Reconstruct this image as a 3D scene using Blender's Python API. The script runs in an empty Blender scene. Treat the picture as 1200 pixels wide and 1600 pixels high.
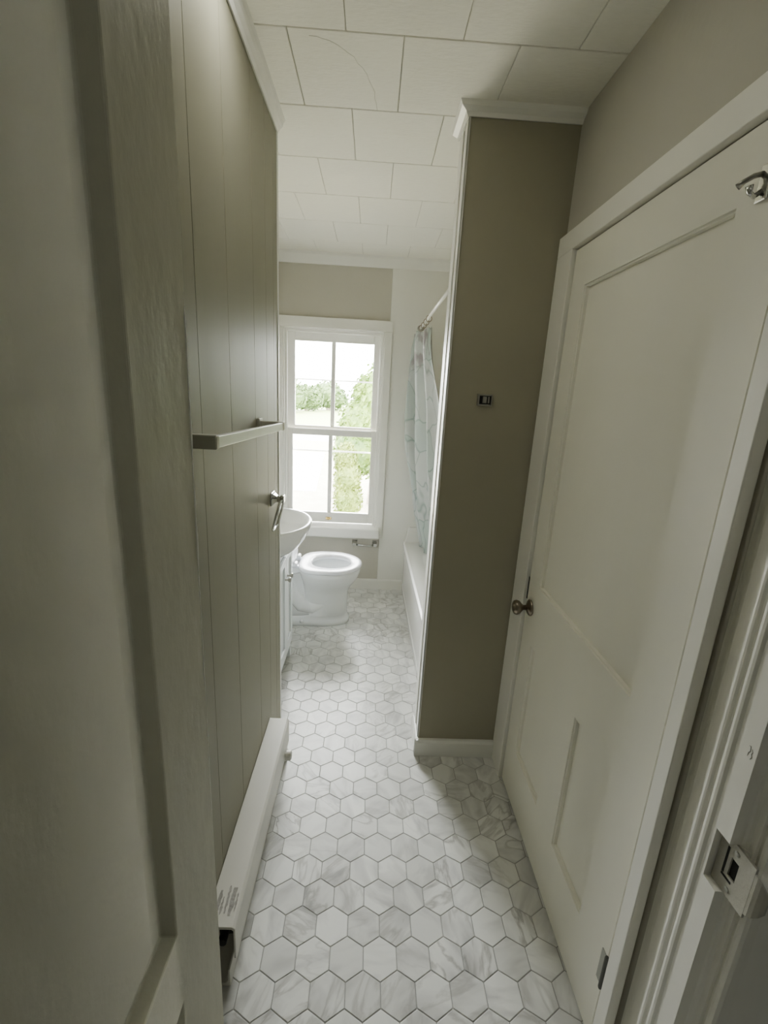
import bpy, bmesh, math, random
from math import sin, cos, pi, radians
from mathutils import Vector, Matrix
random.seed(7)
C = bpy.context.scene.collection
CEIL = 2.345

# ------------------------------------------------------------------ materials
def nmat(name):
    m = bpy.data.materials.new(name); m.use_nodes = True
    nt = m.node_tree; b = nt.nodes['Principled BSDF']
    return m, nt, b
def N(nt, t, **kw):
    n = nt.nodes.new(t)
    for k, v in kw.items(): setattr(n, k, v)
    return n
def paint(name, col, rough=.5, var=.04, bump=.15, scale=14, spec=.4, stretch=None):
    """painted surface: faint blotchy colour variation and brushed bump"""
    m, nt, b = nmat(name)
    tc = N(nt, 'ShaderNodeTexCoord'); mp = N(nt, 'ShaderNodeMapping')
    if stretch: mp.inputs['Scale'].default_value = stretch
    nt.links.new(tc.outputs['Object'], mp.inputs['Vector'])
    n1 = N(nt, 'ShaderNodeTexNoise'); n1.inputs['Scale'].default_value = 2.2; n1.inputs['Detail'].default_value = 4
    nt.links.new(mp.outputs[0], n1.inputs['Vector'])
    r = N(nt, 'ShaderNodeValToRGB')
    r.color_ramp.elements[0].position = .3; r.color_ramp.elements[1].position = .7
    r.color_ramp.elements[0].color = (*[c*(1-var) for c in col], 1)
    r.color_ramp.elements[1].color = (*[min(1, c*(1+var)) for c in col], 1)
    nt.links.new(n1.outputs['Fac'], r.inputs['Fac']); nt.links.new(r.outputs[0], b.inputs['Base Color'])
    n2 = N(nt, 'ShaderNodeTexNoise'); n2.inputs['Scale'].default_value = scale; n2.inputs['Detail'].default_value = 6
    nt.links.new(mp.outputs[0], n2.inputs['Vector'])
    bp = N(nt, 'ShaderNodeBump'); bp.inputs['Strength'].default_value = bump; bp.inputs['Distance'].default_value = .01
    nt.links.new(n2.outputs['Fac'], bp.inputs['Height']); nt.links.new(bp.outputs[0], b.inputs['Normal'])
    b.inputs['Roughness'].default_value = rough; b.inputs['Specular IOR Level'].default_value = spec
    return m
def plain(name, col, rough=.4, metal=0, spec=.5, coat=0):
    m, nt, b = nmat(name)
    tc = N(nt, 'ShaderNodeTexCoord'); n1 = N(nt, 'ShaderNodeTexNoise'); n1.inputs['Scale'].default_value = 30
    nt.links.new(tc.outputs['Object'], n1.inputs['Vector'])
    mx = N(nt, 'ShaderNodeMix'); mx.data_type = 'RGBA'
    mx.inputs['A'].default_value = (*[c*.96 for c in col], 1); mx.inputs['B'].default_value = (*col, 1)
    nt.links.new(n1.outputs['Fac'], mx.inputs['Factor']); nt.links.new(mx.outputs['Result'], b.inputs['Base Color'])
    b.inputs['Roughness'].default_value = rough; b.inputs['Metallic'].default_value = metal
    b.inputs['Specular IOR Level'].default_value = spec; b.inputs['Coat Weight'].default_value = coat
    return m

M = {}
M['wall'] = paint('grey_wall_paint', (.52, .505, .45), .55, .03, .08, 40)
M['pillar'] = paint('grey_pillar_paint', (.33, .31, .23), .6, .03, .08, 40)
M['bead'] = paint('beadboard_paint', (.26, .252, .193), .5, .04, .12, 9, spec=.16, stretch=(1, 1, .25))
M['panel'] = paint('white_wall_panel', (.78, .78, .74), .4, .02, .05, 30)
M['trim'] = paint('white_trim_paint', (.80, .80, .76), .33, .03, .12, 18)
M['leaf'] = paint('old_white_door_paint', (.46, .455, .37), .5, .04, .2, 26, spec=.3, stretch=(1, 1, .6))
M['groove'] = paint('old_door_shadowed_paint', (.40, .39, .33), .5, .05, .3, 22)
M['door'] = paint('closet_door_paint', (.84, .825, .73), .5, .035, .14, 16, stretch=(1, 1, .3))
M['casing'] = paint('casing_paint', (.88, .87, .81), .3, .03, .12, 18)
M['hall'] = paint('hall_wall_paint', (.40, .40, .37), .6, .03, .1, 40)
M['heater'] = paint('heater_enamel', (.60, .59, .54), .4, .03, .05, 18)
M['scuff'] = paint('scraped_paint', (.30, .29, .265), .7, .15, .4, 60)
M['black'] = plain('dark_void', (.012, .012, .01), .8)
M['porcelain'] = plain('porcelain', (.80, .82, .83), .12, coat=.3)
M['seat'] = plain('seat_plastic', (.84, .85, .90), .22)
M['vanity'] = plain('vanity_lacquer', (.74, .78, .80), .35)
M['acrylic'] = plain('tub_acrylic', (.78, .78, .765), .2)
M['chrome'] = plain('chrome', (.62, .62, .60), .12, 1)
M['nickel'] = plain('satin_nickel', (.42, .41, .37), .3, 1)
M['satin'] = plain('satin_bar_metal', (.72, .72, .68), .42, .7)
M['bronze'] = plain('aged_bronze', (.30, .255, .20), .28, 1)
M['darkmetal'] = plain('dark_metal', (.10, .10, .09), .5, .6)
M['post'] = plain('brushed_post_metal', (.46, .45, .38), .5, .55)
M['brass'] = plain('brass', (.62, .45, .16), .25, 1)
M['steel'] = plain('dull_steel', (.40, .40, .37), .4, .7)
M['keeper'] = paint('keeper_painted_metal', (.48, .47, .41), .4, .06, .3, 30)

def marble():
    m, nt, b = nmat('marble_hexagon_tile')
    at = N(nt, 'ShaderNodeAttribute', attribute_name='tile')
    sep = N(nt, 'ShaderNodeSeparateColor'); nt.links.new(at.outputs['Color'], sep.inputs[0])
    geo = N(nt, 'ShaderNodeTexCoord')
    mul = N(nt, 'ShaderNodeMath', operation='MULTIPLY'); mul.inputs[1].default_value = 57
    nt.links.new(sep.outputs[0], mul.inputs[0])
    rot = N(nt, 'ShaderNodeVectorRotate', rotation_type='Z_AXIS')
    ang = N(nt, 'ShaderNodeMath', operation='MULTIPLY'); ang.inputs[1].default_value = 6.28
    nt.links.new(sep.outputs[1], ang.inputs[0]); nt.links.new(ang.outputs[0], rot.inputs['Angle'])
    nt.links.new(geo.outputs['Object'], rot.inputs['Vector'])
    st = N(nt, 'ShaderNodeMapping'); st.inputs['Scale'].default_value = (1, .38, 1)
    nt.links.new(rot.outputs[0], st.inputs['Vector'])
    # soft cloud
    n1 = N(nt, 'ShaderNodeTexNoise', noise_dimensions='4D'); n1.inputs['Scale'].default_value = 16
    n1.inputs['Detail'].default_value = 3; n1.inputs['Distortion'].default_value = .8
    nt.links.new(st.outputs[0], n1.inputs['Vector']); nt.links.new(mul.outputs[0], n1.inputs['W'])
    r1 = N(nt, 'ShaderNodeValToRGB')
    e = r1.color_ramp.elements; e[0].position = .30; e[0].color = (.52, .52, .515, 1); e[1].position = .56; e[1].color = (.78, .785, .765, 1)
    nt.links.new(n1.outputs['Fac'], r1.inputs['Fac'])
    # thin veins
    n2 = N(nt, 'ShaderNodeTexNoise', noise_dimensions='4D'); n2.inputs['Scale'].default_value = 9
    n2.inputs['Detail'].default_value = 5; n2.inputs['Distortion'].default_value = 1.6
    nt.links.new(st.outputs[0], n2.inputs['Vector']); nt.links.new(mul.outputs[0], n2.inputs['W'])
    r2 = N(nt, 'ShaderNodeValToRGB'); e = r2.color_ramp.elements
    e[0].position = .455; e[0].color = (1, 1, 1, 1); e[1].position = .545; e[1].color = (1, 1, 1, 1)
    q = e.new(.5); q.color = (.56, .55, .54, 1)
    nt.links.new(n2.outputs['Fac'], r2.inputs['Fac'])
    mx = N(nt, 'ShaderNodeMix', data_type='RGBA', blend_type='MULTIPLY')
    nt.links.new(r1.outputs[0], mx.inputs['A']); nt.links.new(r2.outputs[0], mx.inputs['B'])
    fac = N(nt, 'ShaderNodeMapRange'); fac.inputs['From Min'].default_value = .35; fac.inputs['From Max'].default_value = 1
    nt.links.new(sep.outputs[2], fac.inputs['Value']); nt.links.new(fac.outputs[0], mx.inputs['Factor'])
    # tile tone
    tone = N(nt, 'ShaderNodeMapRange'); tone.inputs['To Min'].default_value = .84; tone.inputs['To Max'].default_value = 1.05
    nt.links.new(sep.outputs[1], tone.inputs['Value'])
    sc = N(nt, 'ShaderNodeVectorMath', operation='SCALE'); nt.links.new(mx.outputs['Result'], sc.inputs[0]); nt.links.new(tone.outputs[0], sc.inputs['Scale'])
    nt.links.new(sc.outputs[0], b.inputs['Base Color'])
    b.inputs['Roughness'].default_value = .33; b.inputs['Specular IOR Level'].default_value = .5
    return m
M['marble'] = marble()
M['grout'] = paint('grout', (.34, .34, .325), .85, .08, .3, 90)

def ceiling_mat():
    m, nt, b = nmat('textured_ceiling_tile')
    tc = N(nt, 'ShaderNodeTexCoord')
    n = N(nt, 'ShaderNodeTexNoise'); n.inputs['Scale'].default_value = 120; n.inputs['Detail'].default_value = 3
    mp = N(nt, 'ShaderNodeMapping'); mp.inputs['Scale'].default_value = (.35, 1, 1)
    nt.links.new(tc.outputs['Object'], mp.inputs[0]); nt.links.new(mp.outputs[0], n.inputs['Vector'])
    bp = N(nt, 'ShaderNodeBump'); bp.inputs['Strength'].default_value = .35; bp.inputs['Distance'].default_value = .004
    nt.links.new(n.outputs['Fac'], bp.inputs['Height']); nt.links.new(bp.outputs[0], b.inputs['Normal'])
    r = N(nt, 'ShaderNodeValToRGB'); r.color_ramp.elements[0].color = (.80, .79, .72, 1); r.color_ramp.elements[1].color = (.86, .85, .78, 1)
    nt.links.new(n.outputs['Fac'], r.inputs[0]); nt.links.new(r.outputs[0], b.inputs['Base Color'])
    b.inputs['Roughness'].default_value = .75
    return m
M['ceiling'] = ceiling_mat()
M['cracked'] = paint('ceiling_crack', (.55, .54, .47), .9, .05, .1, 40)
M['seam'] = paint('ceiling_seam', (.42, .41, .35), .9, .05, .1, 40)

def glass_mat():
    m = bpy.data.materials.new('window_glass'); m.use_nodes = True; nt = m.node_tree; nt.nodes.clear()
    o = N(nt, 'ShaderNodeOutputMaterial'); t = N(nt, 'ShaderNodeBsdfTransparent'); g = N(nt, 'ShaderNodeBsdfGlossy')
    t.inputs[0].default_value = (.97, .98, .97, 1); g.inputs['Roughness'].default_value = .02
    fr = N(nt, 'ShaderNodeFresnel'); fr.inputs['IOR'].default_value = 1.45
    tc = N(nt, 'ShaderNodeTexCoord'); n = N(nt, 'ShaderNodeTexNoise'); n.inputs['Scale'].default_value = 6
    bp = N(nt, 'ShaderNodeBump'); bp.inputs['Strength'].default_value = .1
    nt.links.new(tc.outputs['Object'], n.inputs[0]); nt.links.new(n.outputs['Fac'], bp.inputs['Height'])
    nt.links.new(bp.outputs[0], g.inputs['Normal'])
    x = N(nt, 'ShaderNodeMixShader'); nt.links.new(fr.outputs[0], x.inputs[0]); nt.links.new(t.outputs[0], x.inputs[1]); nt.links.new(g.outputs[0], x.inputs[2])
    nt.links.new(x.outputs[0], o.inputs[0])
    return m
M['glass'] = glass_mat()

def curtain_mat():
    m, nt, b = nmat('printed_curtain_fabric')
    uv = N(nt, 'ShaderNodeUVMap')
    dn = N(nt, 'ShaderNodeTexNoise'); dn.inputs['Scale'].default_value = 5; nt.links.new(uv.outputs[0], dn.inputs['Vector'])
    ad = N(nt, 'ShaderNodeMix', data_type='RGBA', blend_type='LINEAR_LIGHT'); ad.inputs['Factor'].default_value = .12
    nt.links.new(uv.outputs[0], ad.inputs['A']); nt.links.new(dn.outputs['Color'], ad.inputs['B'])
    mp = N(nt, 'ShaderNodeMapping'); mp.inputs['Scale'].default_value = (5.0, 8, 1); nt.links.new(ad.outputs['Result'], mp.inputs[0])
    v = N(nt, 'ShaderNodeTexVoronoi', feature='DISTANCE_TO_EDGE'); v.inputs['Scale'].default_value = 1.0
    nt.links.new(mp.outputs[0], v.inputs['Vector'])
    r = N(nt, 'ShaderNodeValToRGB'); e = r.color_ramp.elements
    e[0].position = .0; e[0].color = (.27, .33, .31, 1); e[1].position = .035; e[1].color = (.48, .515, .505, 1)
    nt.links.new(v.outputs['Distance'], r.inputs[0])
    v2 = N(nt, 'ShaderNodeTexVoronoi'); v2.inputs['Scale'].default_value = 1.0; nt.links.new(mp.outputs[0], v2.inputs['Vector'])
    cr = N(nt, 'ShaderNodeSeparateColor'); nt.links.new(v2.outputs['Color'], cr.inputs[0])
    r3 = N(nt, 'ShaderNodeValToRGB'); e = r3.color_ramp.elements
    e[0].position = .55; e[0].color = (1, 1, 1, 1); e[1].position = .75; e[1].color = (.86, .93, .91, 1)
    nt.links.new(cr.outputs[0], r3.inputs[0])
    mu = N(nt, 'ShaderNodeMix', data_type='RGBA', blend_type='MULTIPLY'); mu.inputs['Factor'].default_value = 1
    nt.links.new(r.outputs[0], mu.inputs['A']); nt.links.new(r3.outputs[0], mu.inputs['B'])
    # darker lilac flowers near the top
    n2 = N(nt, 'ShaderNodeTexNoise'); n2.inputs['Scale'].default_value = 14; n2.inputs['Detail'].default_value = 4; nt.links.new(uv.outputs[0], n2.inputs['Vector'])
    r2 = N(nt, 'ShaderNodeValToRGB'); e = r2.color_ramp.elements
    e[0].position = .5; e[0].color = (0, 0, 0, 1); e[1].position = .6; e[1].color = (1, 1, 1, 1)
    nt.links.new(n2.outputs['Fac'], r2.inputs[0])
    sp = N(nt, 'ShaderNodeSeparateXYZ'); nt.links.new(uv.outputs[0], sp.inputs[0])
    top = N(nt, 'ShaderNodeMapRange'); top.inputs['From Min'].default_value = .80; top.inputs['From Max'].default_value = .90
    nt.links.new(sp.outputs['Y'], top.inputs['Value'])
    ml = N(nt, 'ShaderNodeMath', operation='MULTIPLY'); nt.links.new(r2.outputs[0], ml.inputs[0]); nt.links.new(top.outputs[0], ml.inputs[1])
    mx = N(nt, 'ShaderNodeMix', data_type='RGBA'); mx.inputs['B'].default_value = (.27, .25, .26, 1)
    nt.links.new(mu.outputs['Result'], mx.inputs['A']); nt.links.new(ml.outputs[0], mx.inputs['Factor'])
    nt.links.new(mx.outputs['Result'], b.inputs['Base Color'])
    b.inputs['Roughness'].default_value = .6
    b.inputs['Subsurface Weight'].default_value = 0
    return m
M['curtain'] = curtain_mat()

def leafmat(name, c1, c2):
    m, nt, b = nmat(name)
    tc = N(nt, 'ShaderNodeTexCoord'); n = N(nt, 'ShaderNodeTexNoise'); n.inputs['Scale'].default_value = 1.6; n.inputs['Detail'].default_value = 5
    nt.links.new(tc.outputs['Object'], n.inputs['Vector'])
    r = N(nt, 'ShaderNodeValToRGB'); e = r.color_ramp.elements
    e[0].position = .35; e[0].color = (*c1, 1); e[1].position = .65; e[1].color = (*c2, 1)
    nt.links.new(n.outputs['Fac'], r.inputs[0]); nt.links.new(r.outputs[0], b.inputs['Base Color'])
    b.inputs['Roughness'].default_value = .7
    return m
M['leaf_near'] = leafmat('sunlit_foliage', (.035, .075, .003), (.10, .16, .012))
M['leaf_hedge'] = leafmat('shrub_foliage', (.055, .085, .003), (.10, .13, .008))
M['leaf_far'] = leafmat('hazy_foliage', (.04, .08, .015), (.075, .12, .03))
M['lawn'] = leafmat('dry_lawn', (.20, .18, .12), (.26, .24, .17))
M['field'] = leafmat('pale_field', (.15, .20, .05), (.20, .24, .08))
M['concrete'] = leafmat('bleached_concrete', (.42, .41, .39), (.5, .49, .47))
M['bark'] = leafmat('bark', (.28, .24, .19), (.40, .35, .28))
M['siding'] = leafmat('outer_siding', (.7, .7, .68), (.75, .75, .73))

# ------------------------------------------------------------------ mesh helpers
def box(bm, x0, x1, y0, y1, z0, z1):
    vs = [bm.verts.new((x, y, z)) for x in (x0, x1) for y in (y0, y1) for z in (z0, z1)]
    for f in ((0, 1, 3, 2), (4, 6, 7, 5), (0, 4, 5, 1), (2, 3, 7, 6), (0, 2, 6, 4), (1, 5, 7, 3)):
        bm.faces.new([vs[i] for i in f])
def prism(bm, prof, axis, a0, a1):
    """closed profile (list of 2-D points) extruded along an axis; prof gives the two remaining coords in order"""
    def mk(p, a):
        return {'x': (a, p[0], p[1]), 'y': (p[0], a, p[1]), 'z': (p[0], p[1], a)}[axis]
    A = [bm.verts.new(mk(p, a0)) for p in prof]; B = [bm.verts.new(mk(p, a1)) for p in prof]
    n = len(prof)
    for i in range(n):
        bm.faces.new((A[i], A[(i+1) % n], B[(i+1) % n], B[i]))
    bm.faces.new(A[::-1]); bm.faces.new(B)
def ring_loft(bm, rings, cap0=True, cap1=True):
    R = [[bm.verts.new(p) for p in r] for r in rings]; n = len(R[0])
    for a, b in zip(R, R[1:]):
        for i in range(n): bm.faces.new((a[i], a[(i+1) % n], b[(i+1) % n], b[i]))
    if cap0: bm.faces.new(R[0][::-1])
    if cap1: bm.faces.new(R[-1])
def oval(cx, cy, z, rx, ry, n=48, e=2.0, eb=None):
    """superellipse; eb = exponent of the -x half"""
    out = []
    for i in range(n):
        t = 2*pi*i/n; c, s = cos(t), sin(t); ex = eb if (eb and c < 0) else e
        out.append((cx+rx*math.copysign(abs(c)**(2/ex), c), cy+ry*math.copysign(abs(s)**(2/ex), s), z))
    return out
def lathe(bm, prof, origin, axis, n=32):
    """prof: (distance along axis, radius)"""
    ax = Vector(axis).normalized(); u = ax.orthogonal().normalized(); v = ax.cross(u); o = Vector(origin)
    ring_loft(bm, [[o+ax*d+(u*cos(2*pi*i/n)+v*sin(2*pi*i/n))*max(r, 1e-4) for i in range(n)] for d, r in prof])
def tube(bm, pts, r, n=12):
    pts = [Vector(p) for p in pts]; rings = []
    up = None
    for i, p in enumerate(pts):
        t = (pts[min(i+1, len(pts)-1)]-pts[max(i-1, 0)]).normalized()
        u = t.orthogonal().normalized() if up is None else (up-t*up.dot(t)).normalized()
        up = u; v = t.cross(u); rr = r[i] if isinstance(r, (list, tuple)) else r
        rings.append([p+(u*cos(2*pi*k/n)+v*sin(2*pi*k/n))*rr for k in range(n)])
    ring_loft(bm, rings)
def obj(name, bm, mat, parent=None, bevel=0, smooth=False, seg=2):
    bmesh.ops.recalc_face_normals(bm, faces=bm.faces)
    me = bpy.data.meshes.new(name); bm.to_mesh(me); bm.free()
    o = bpy.data.objects.new(name, me); C.objects.link(o)
    for m in (mat if isinstance(mat, (list, tuple)) else [mat]): me.materials.append(m)
    if parent: o.parent = parent
    if smooth:
        for p in me.polygons: p.use_smooth = True
    if bevel:
        b = o.modifiers.new('bevel', 'BEVEL'); b.width = bevel; b.segments = seg; b.limit_method = 'ANGLE'; b.angle_limit = radians(40)
    return o
def recenter(o, loc):
    """move the origin of a mesh object to loc without moving the shape"""
    loc = Vector(loc); o.data.transform(Matrix.Translation(-loc)); o.location = loc
    return o
def tag(o, label, cat, group=None, kind=None):
    o['label'] = label
    if cat: o['category'] = cat
    if group: o['group'] = group
    if kind: o['kind'] = kind
    return o
def thing(name, label, cat, loc, group=None, kind=None):
    o = bpy.data.objects.new(name, None); C.objects.link(o); o.location = loc; o.empty_display_size = .05
    return tag(o, label, cat, group, kind)
def part(name, bm, mat, root, **kw):
    """child mesh given in world coordinates, stored relative to the root's location"""
    o = obj(name, bm, mat, None, **kw)
    base = Vector((0, 0, 0)); p = root
    while p: base += p.location; p = p.parent
    o.data.transform(Matrix.Translation(-base)); o.parent = root
    return o
def struct(name, bm, mat, label=None, cat=None, **kw):
    o = obj(name, bm, mat, **kw); o['kind'] = 'structure'
    if label: o['label'] = label
    if cat: o['category'] = cat
    return o
B = bmesh.new

# ------------------------------------------------------------------ floor
W = .0915; S = W/math.sqrt(3)
def hex_floor():
    bm = B(); lay = bm.loops.layers.float_color.new('tile')
    box(bm, -1.2, 1.25, -1.6, 3.62, -.06, -.0012)
    for f in bm.faces: f.material_index = 0
    th = radians(.5); hx, hy = .1304, 1.0868
    rr = random.Random(11)
    for j in range(-14, 31):
        for i in range(-16, 12):
            u = W*(i+.5+(.5 if j % 2 else 0)); v = j*1.5*S-S/2
            cx = hx+u*cos(th)-v*sin(th); cy = hy+u*sin(th)+v*cos(th)
            if not (-.85 < cx < 1.05 and -.1 < cy < 3.42): continue
            col = (rr.random(), rr.random(), rr.random(), 1)
            rings = []
            for rad, z in ((S-.0012, -.002), (S-.0014, -.0007), (S-.0026, 0)):
                rings.append([bm.verts.new((cx+rad*cos(th+pi/6+k*pi/3), cy+rad*sin(th+pi/6+k*pi/3), z)) for k in range(6)])
            fs = [bm.faces.new(rings[2])]
            for a, b in zip(rings, rings[1:]):
                for k in range(6): fs.append(bm.faces.new((a[k], a[(k+1) % 6], b[(k+1) % 6], b[k])))
            for f in fs:
                f.material_index = 1
                for l in f.loops: l[lay] = col
    return struct('floor', bm, [M['grout'], M['marble']], 'marble-look hexagon tile floor', 'floor')
hex_floor()

# ------------------------------------------------------------------ ceiling: staggered square tiles with open seams
def ceiling():
    bm = B()
    box(bm, -1.2, 1.25, -1.6, 3.62, CEIL+.006, CEIL+.08)
    for f in bm.faces: f.material_index = 1
    ys = [-1.6, -1.25, -.92, -.59, -.26, .07, .40, .73, 1.06, 1.387, 1.706, 2.037, 2.376, 2.72, 3.06, 3.42]
    for r, (y0, y1) in enumerate(zip(ys, ys[1:])):
        off = .037 if r % 2 == 1 else -.107
        k0 = math.floor((-1.2-off)/.29)
        for k in range(k0, k0+10):
            x0 = max(-1.2, off+k*.29); x1 = min(1.25, off+(k+1)*.29)
            if x1-x0 < .02: continue
            g = random.Random(r*31+k).uniform(.0006, .0013)
            box(bm, x0+g, x1-g, y0+.0014, y1-.0014, CEIL, CEIL+.0065)
    o = struct('ceiling', bm, [M['ceiling'], M['seam']], 'off white ceiling of staggered textured tiles', 'ceiling', bevel=.0015, seg=1)
    c = B()
    tube(c, [(-.20+.17*sin(k/16*pi/2)+.0025*sin(k*2.1), 1.41+.29*(1-cos(k/16*pi/2))+.002*sin(k*3.3), CEIL) for k in range(17)], .0007, 6)
    p = obj('crack', c, M['cracked'], o); p['label'] = 'fine curved crack'
ceiling()

# ------------------------------------------------------------------ left partition with grooved boards
def bead_wall():
    bm = B()
    edges = [.66, .80, .995, 1.205, 1.455, 1.615, 1.73, 1.80]
    g = .0013
    prof = [(-.47, edges[0])]
    prof.append((-.36, edges[0]))
    for y in edges[1:-1]:
        prof += [(-.36, y-g), (-.3635, y-g*.5), (-.3635, y+g*.5), (-.36, y+g)]
    prof += [(-.36, 1.80), (-.47, 1.80)]
    prism(bm, prof, 'z', 0, CEIL)
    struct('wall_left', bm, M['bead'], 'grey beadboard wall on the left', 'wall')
    bm = B(); box(bm, -.366, -.357, 1.796, 1.812, 0, CEIL)
    struct('trim_1', bm, M['panel'], 'pale edge strip at the end of the beadboard wall', 'trim', bevel=.002)
    # hidden side of the bathroom: return and far left wall
    bm = B(); box(bm, -.84, -.47, 1.70, 1.80, 0, CEIL); struct('wall_vanity_side', bm, M['wall'], 'grey return wall behind the vanity', 'wall')
    bm = B(); box(bm, -.84, -.745, 1.80, 3.335, 0, CEIL); struct('wall_toilet_side', bm, M['wall'], 'grey wall behind the toilet tank', 'wall')
    bm = B(); prism(bm, [(-.36, CEIL), (-.36, 2.312), (-.354, 2.308), (-.349, 2.318), (-.340, 2.325), (-.336, 2.337), (-.330, CEIL)], 'y', .66, 1.80)
    struct('trim_2', bm, M['trim'], 'white crown moulding above the beadboard wall', 'moulding')
bead_wall()

# ------------------------------------------------------------------ back wall and window
YB = 3.335
def back_wall():
    wx0, wx1, wz0, wz1 = -.625, .055, .50, 1.90
    bm = B()
    box(bm, -.84, wx0, YB, 3.475, 0, CEIL); box(bm, wx1, 1.1, YB, 3.475, 0, CEIL)
    box(bm, wx0, wx1, YB, 3.475, 0, wz0); box(bm, wx0, wx1, YB, 3.475, wz1, CEIL)
    struct('wall_back', bm, M['wall'], 'grey back wall around the window', 'wall')
    bm = B(); box(bm, .092, 1.0, YB-.006, YB, 0, 2.29)
    struct('trim_3', bm, M['panel'], 'white wall panel beside the window running behind the tub', 'wall panel', bevel=.002)
    bm = B(); prism(bm, [(YB, CEIL), (YB, 2.283), (YB-.01, 2.285), (YB-.02, 2.30), (YB-.045, 2.33), (YB-.05, CEIL)], 'x', -.745, 1.0)
    struct('trim_4', bm, M['trim'], 'white crown moulding over the back wall', 'moulding')
    bm = B(); prism(bm, [(YB-.018, 0), (YB-.018, .07), (YB-.010, .080), (YB, .080), (YB, 0)], 'x', -.745, .30)
    struct('baseboard_back', bm, M['trim'], 'white baseboard under the window', 'baseboard')
    # window
    w = thing('window_1', 'white double-hung window with four panes above the toilet', 'window', (-.285, YB, .5), kind='structure')
    bm = B(); y0, y1 = YB-.022, YB
    box(bm, -.69, -.632, y0, y1, .415, 1.888); box(bm, .058, .112, y0, y1, .415, 1.888); box(bm, -.69, .112, y0, y1, 1.888, 1.958)
    part('window_casing', bm, M['trim'], w, bevel=.004)
    bm = B()   # jamb liner + stops
    box(bm, -.632, -.622, YB-.012, 3.475, .50, 1.89); box(bm, .048, .058, YB-.012, 3.475, .50, 1.89); box(bm, -.632, .058, YB-.012, 3.475, 1.88, 1.89)
    box(bm, -.622, -.605, YB+.01, YB+.03, .50, 1.88); box(bm, .031, .048, YB+.01, YB+.03, .50, 1.88); box(bm, -.605, .031, YB+.01, YB+.03, 1.863, 1.88)
    part('window_stop', bm, M['trim'], w, bevel=.003)
    bm = B(); prism(bm, [(3.27, .425), (3.265, .435), (3.265, .495), (3.272, .502), (3.475, .512), (3.475, .425)], 'x', -.66, .085)
    part('window_sill', bm, M['trim'], w, bevel=.003)
    def sash(name, x0, x1, z0, z1, st, tr, br, y, mun):
        bm = B(); t = .032
        box(bm, x0, x0+st, y, y+t, z0, z1); box(bm, x1-st, x1, y, y+t, z0, z1)
        box(bm, x0+st, x1-st, y, y+t, z1-tr, z1); box(bm, x0+st, x1-st, y, y+t, z0, z0+br)
        box(bm, mun-.0145, mun+.0145, y+.004, y+t-.004, z0+br, z1-tr)
        s = part(name, bm, M['trim'], w, bevel=.004)
        for a, b in ((x0+st, mun-.0145), (mun+.0145, x1-st)):
            g = B(); box(g, a-.002, b+.002, y+.014, y+.018, z0+br-.002, z1-tr+.002)
            part('pane', g, M['glass'], s)
    sash('upper_sash', -.622, .048, 1.185, 1.880, .058, .067, .045, YB+.088, -.293)
    sash('lower_sash', -.622, .048, .513, 1.212, .050, .046, .077, YB+.038, -.298)
    bm = B()  # brass sash lift
    lathe(bm, [(0, .010), (.006, .012), (.010, .009), (.014, .011), (.022, .009), (.024, 0)], (-.300, YB+.038, .545), (0, -1, 0), 20)
    box(bm, -.322, -.278, YB+.032, YB+.038, .535, .555)
    p = part('sash_lift', bm, M['brass'], w, bevel=.002); p['label'] = 'small brass sash lift'
    bm = B()  # storm window outside
    box(bm, -.62, .05, 3.462, 3.47, 1.550, 1.561); box(bm, -.62, .05, 3.462, 3.47, 1.038, 1.049)
    box(bm, -.622, -.60, 3.462, 3.472, .51, 1.88); box(bm, .03, .048, 3.462, 3.472, .51, 1.88)
    part('storm_frame', bm, M['trim'], w)
back_wall()

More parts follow.
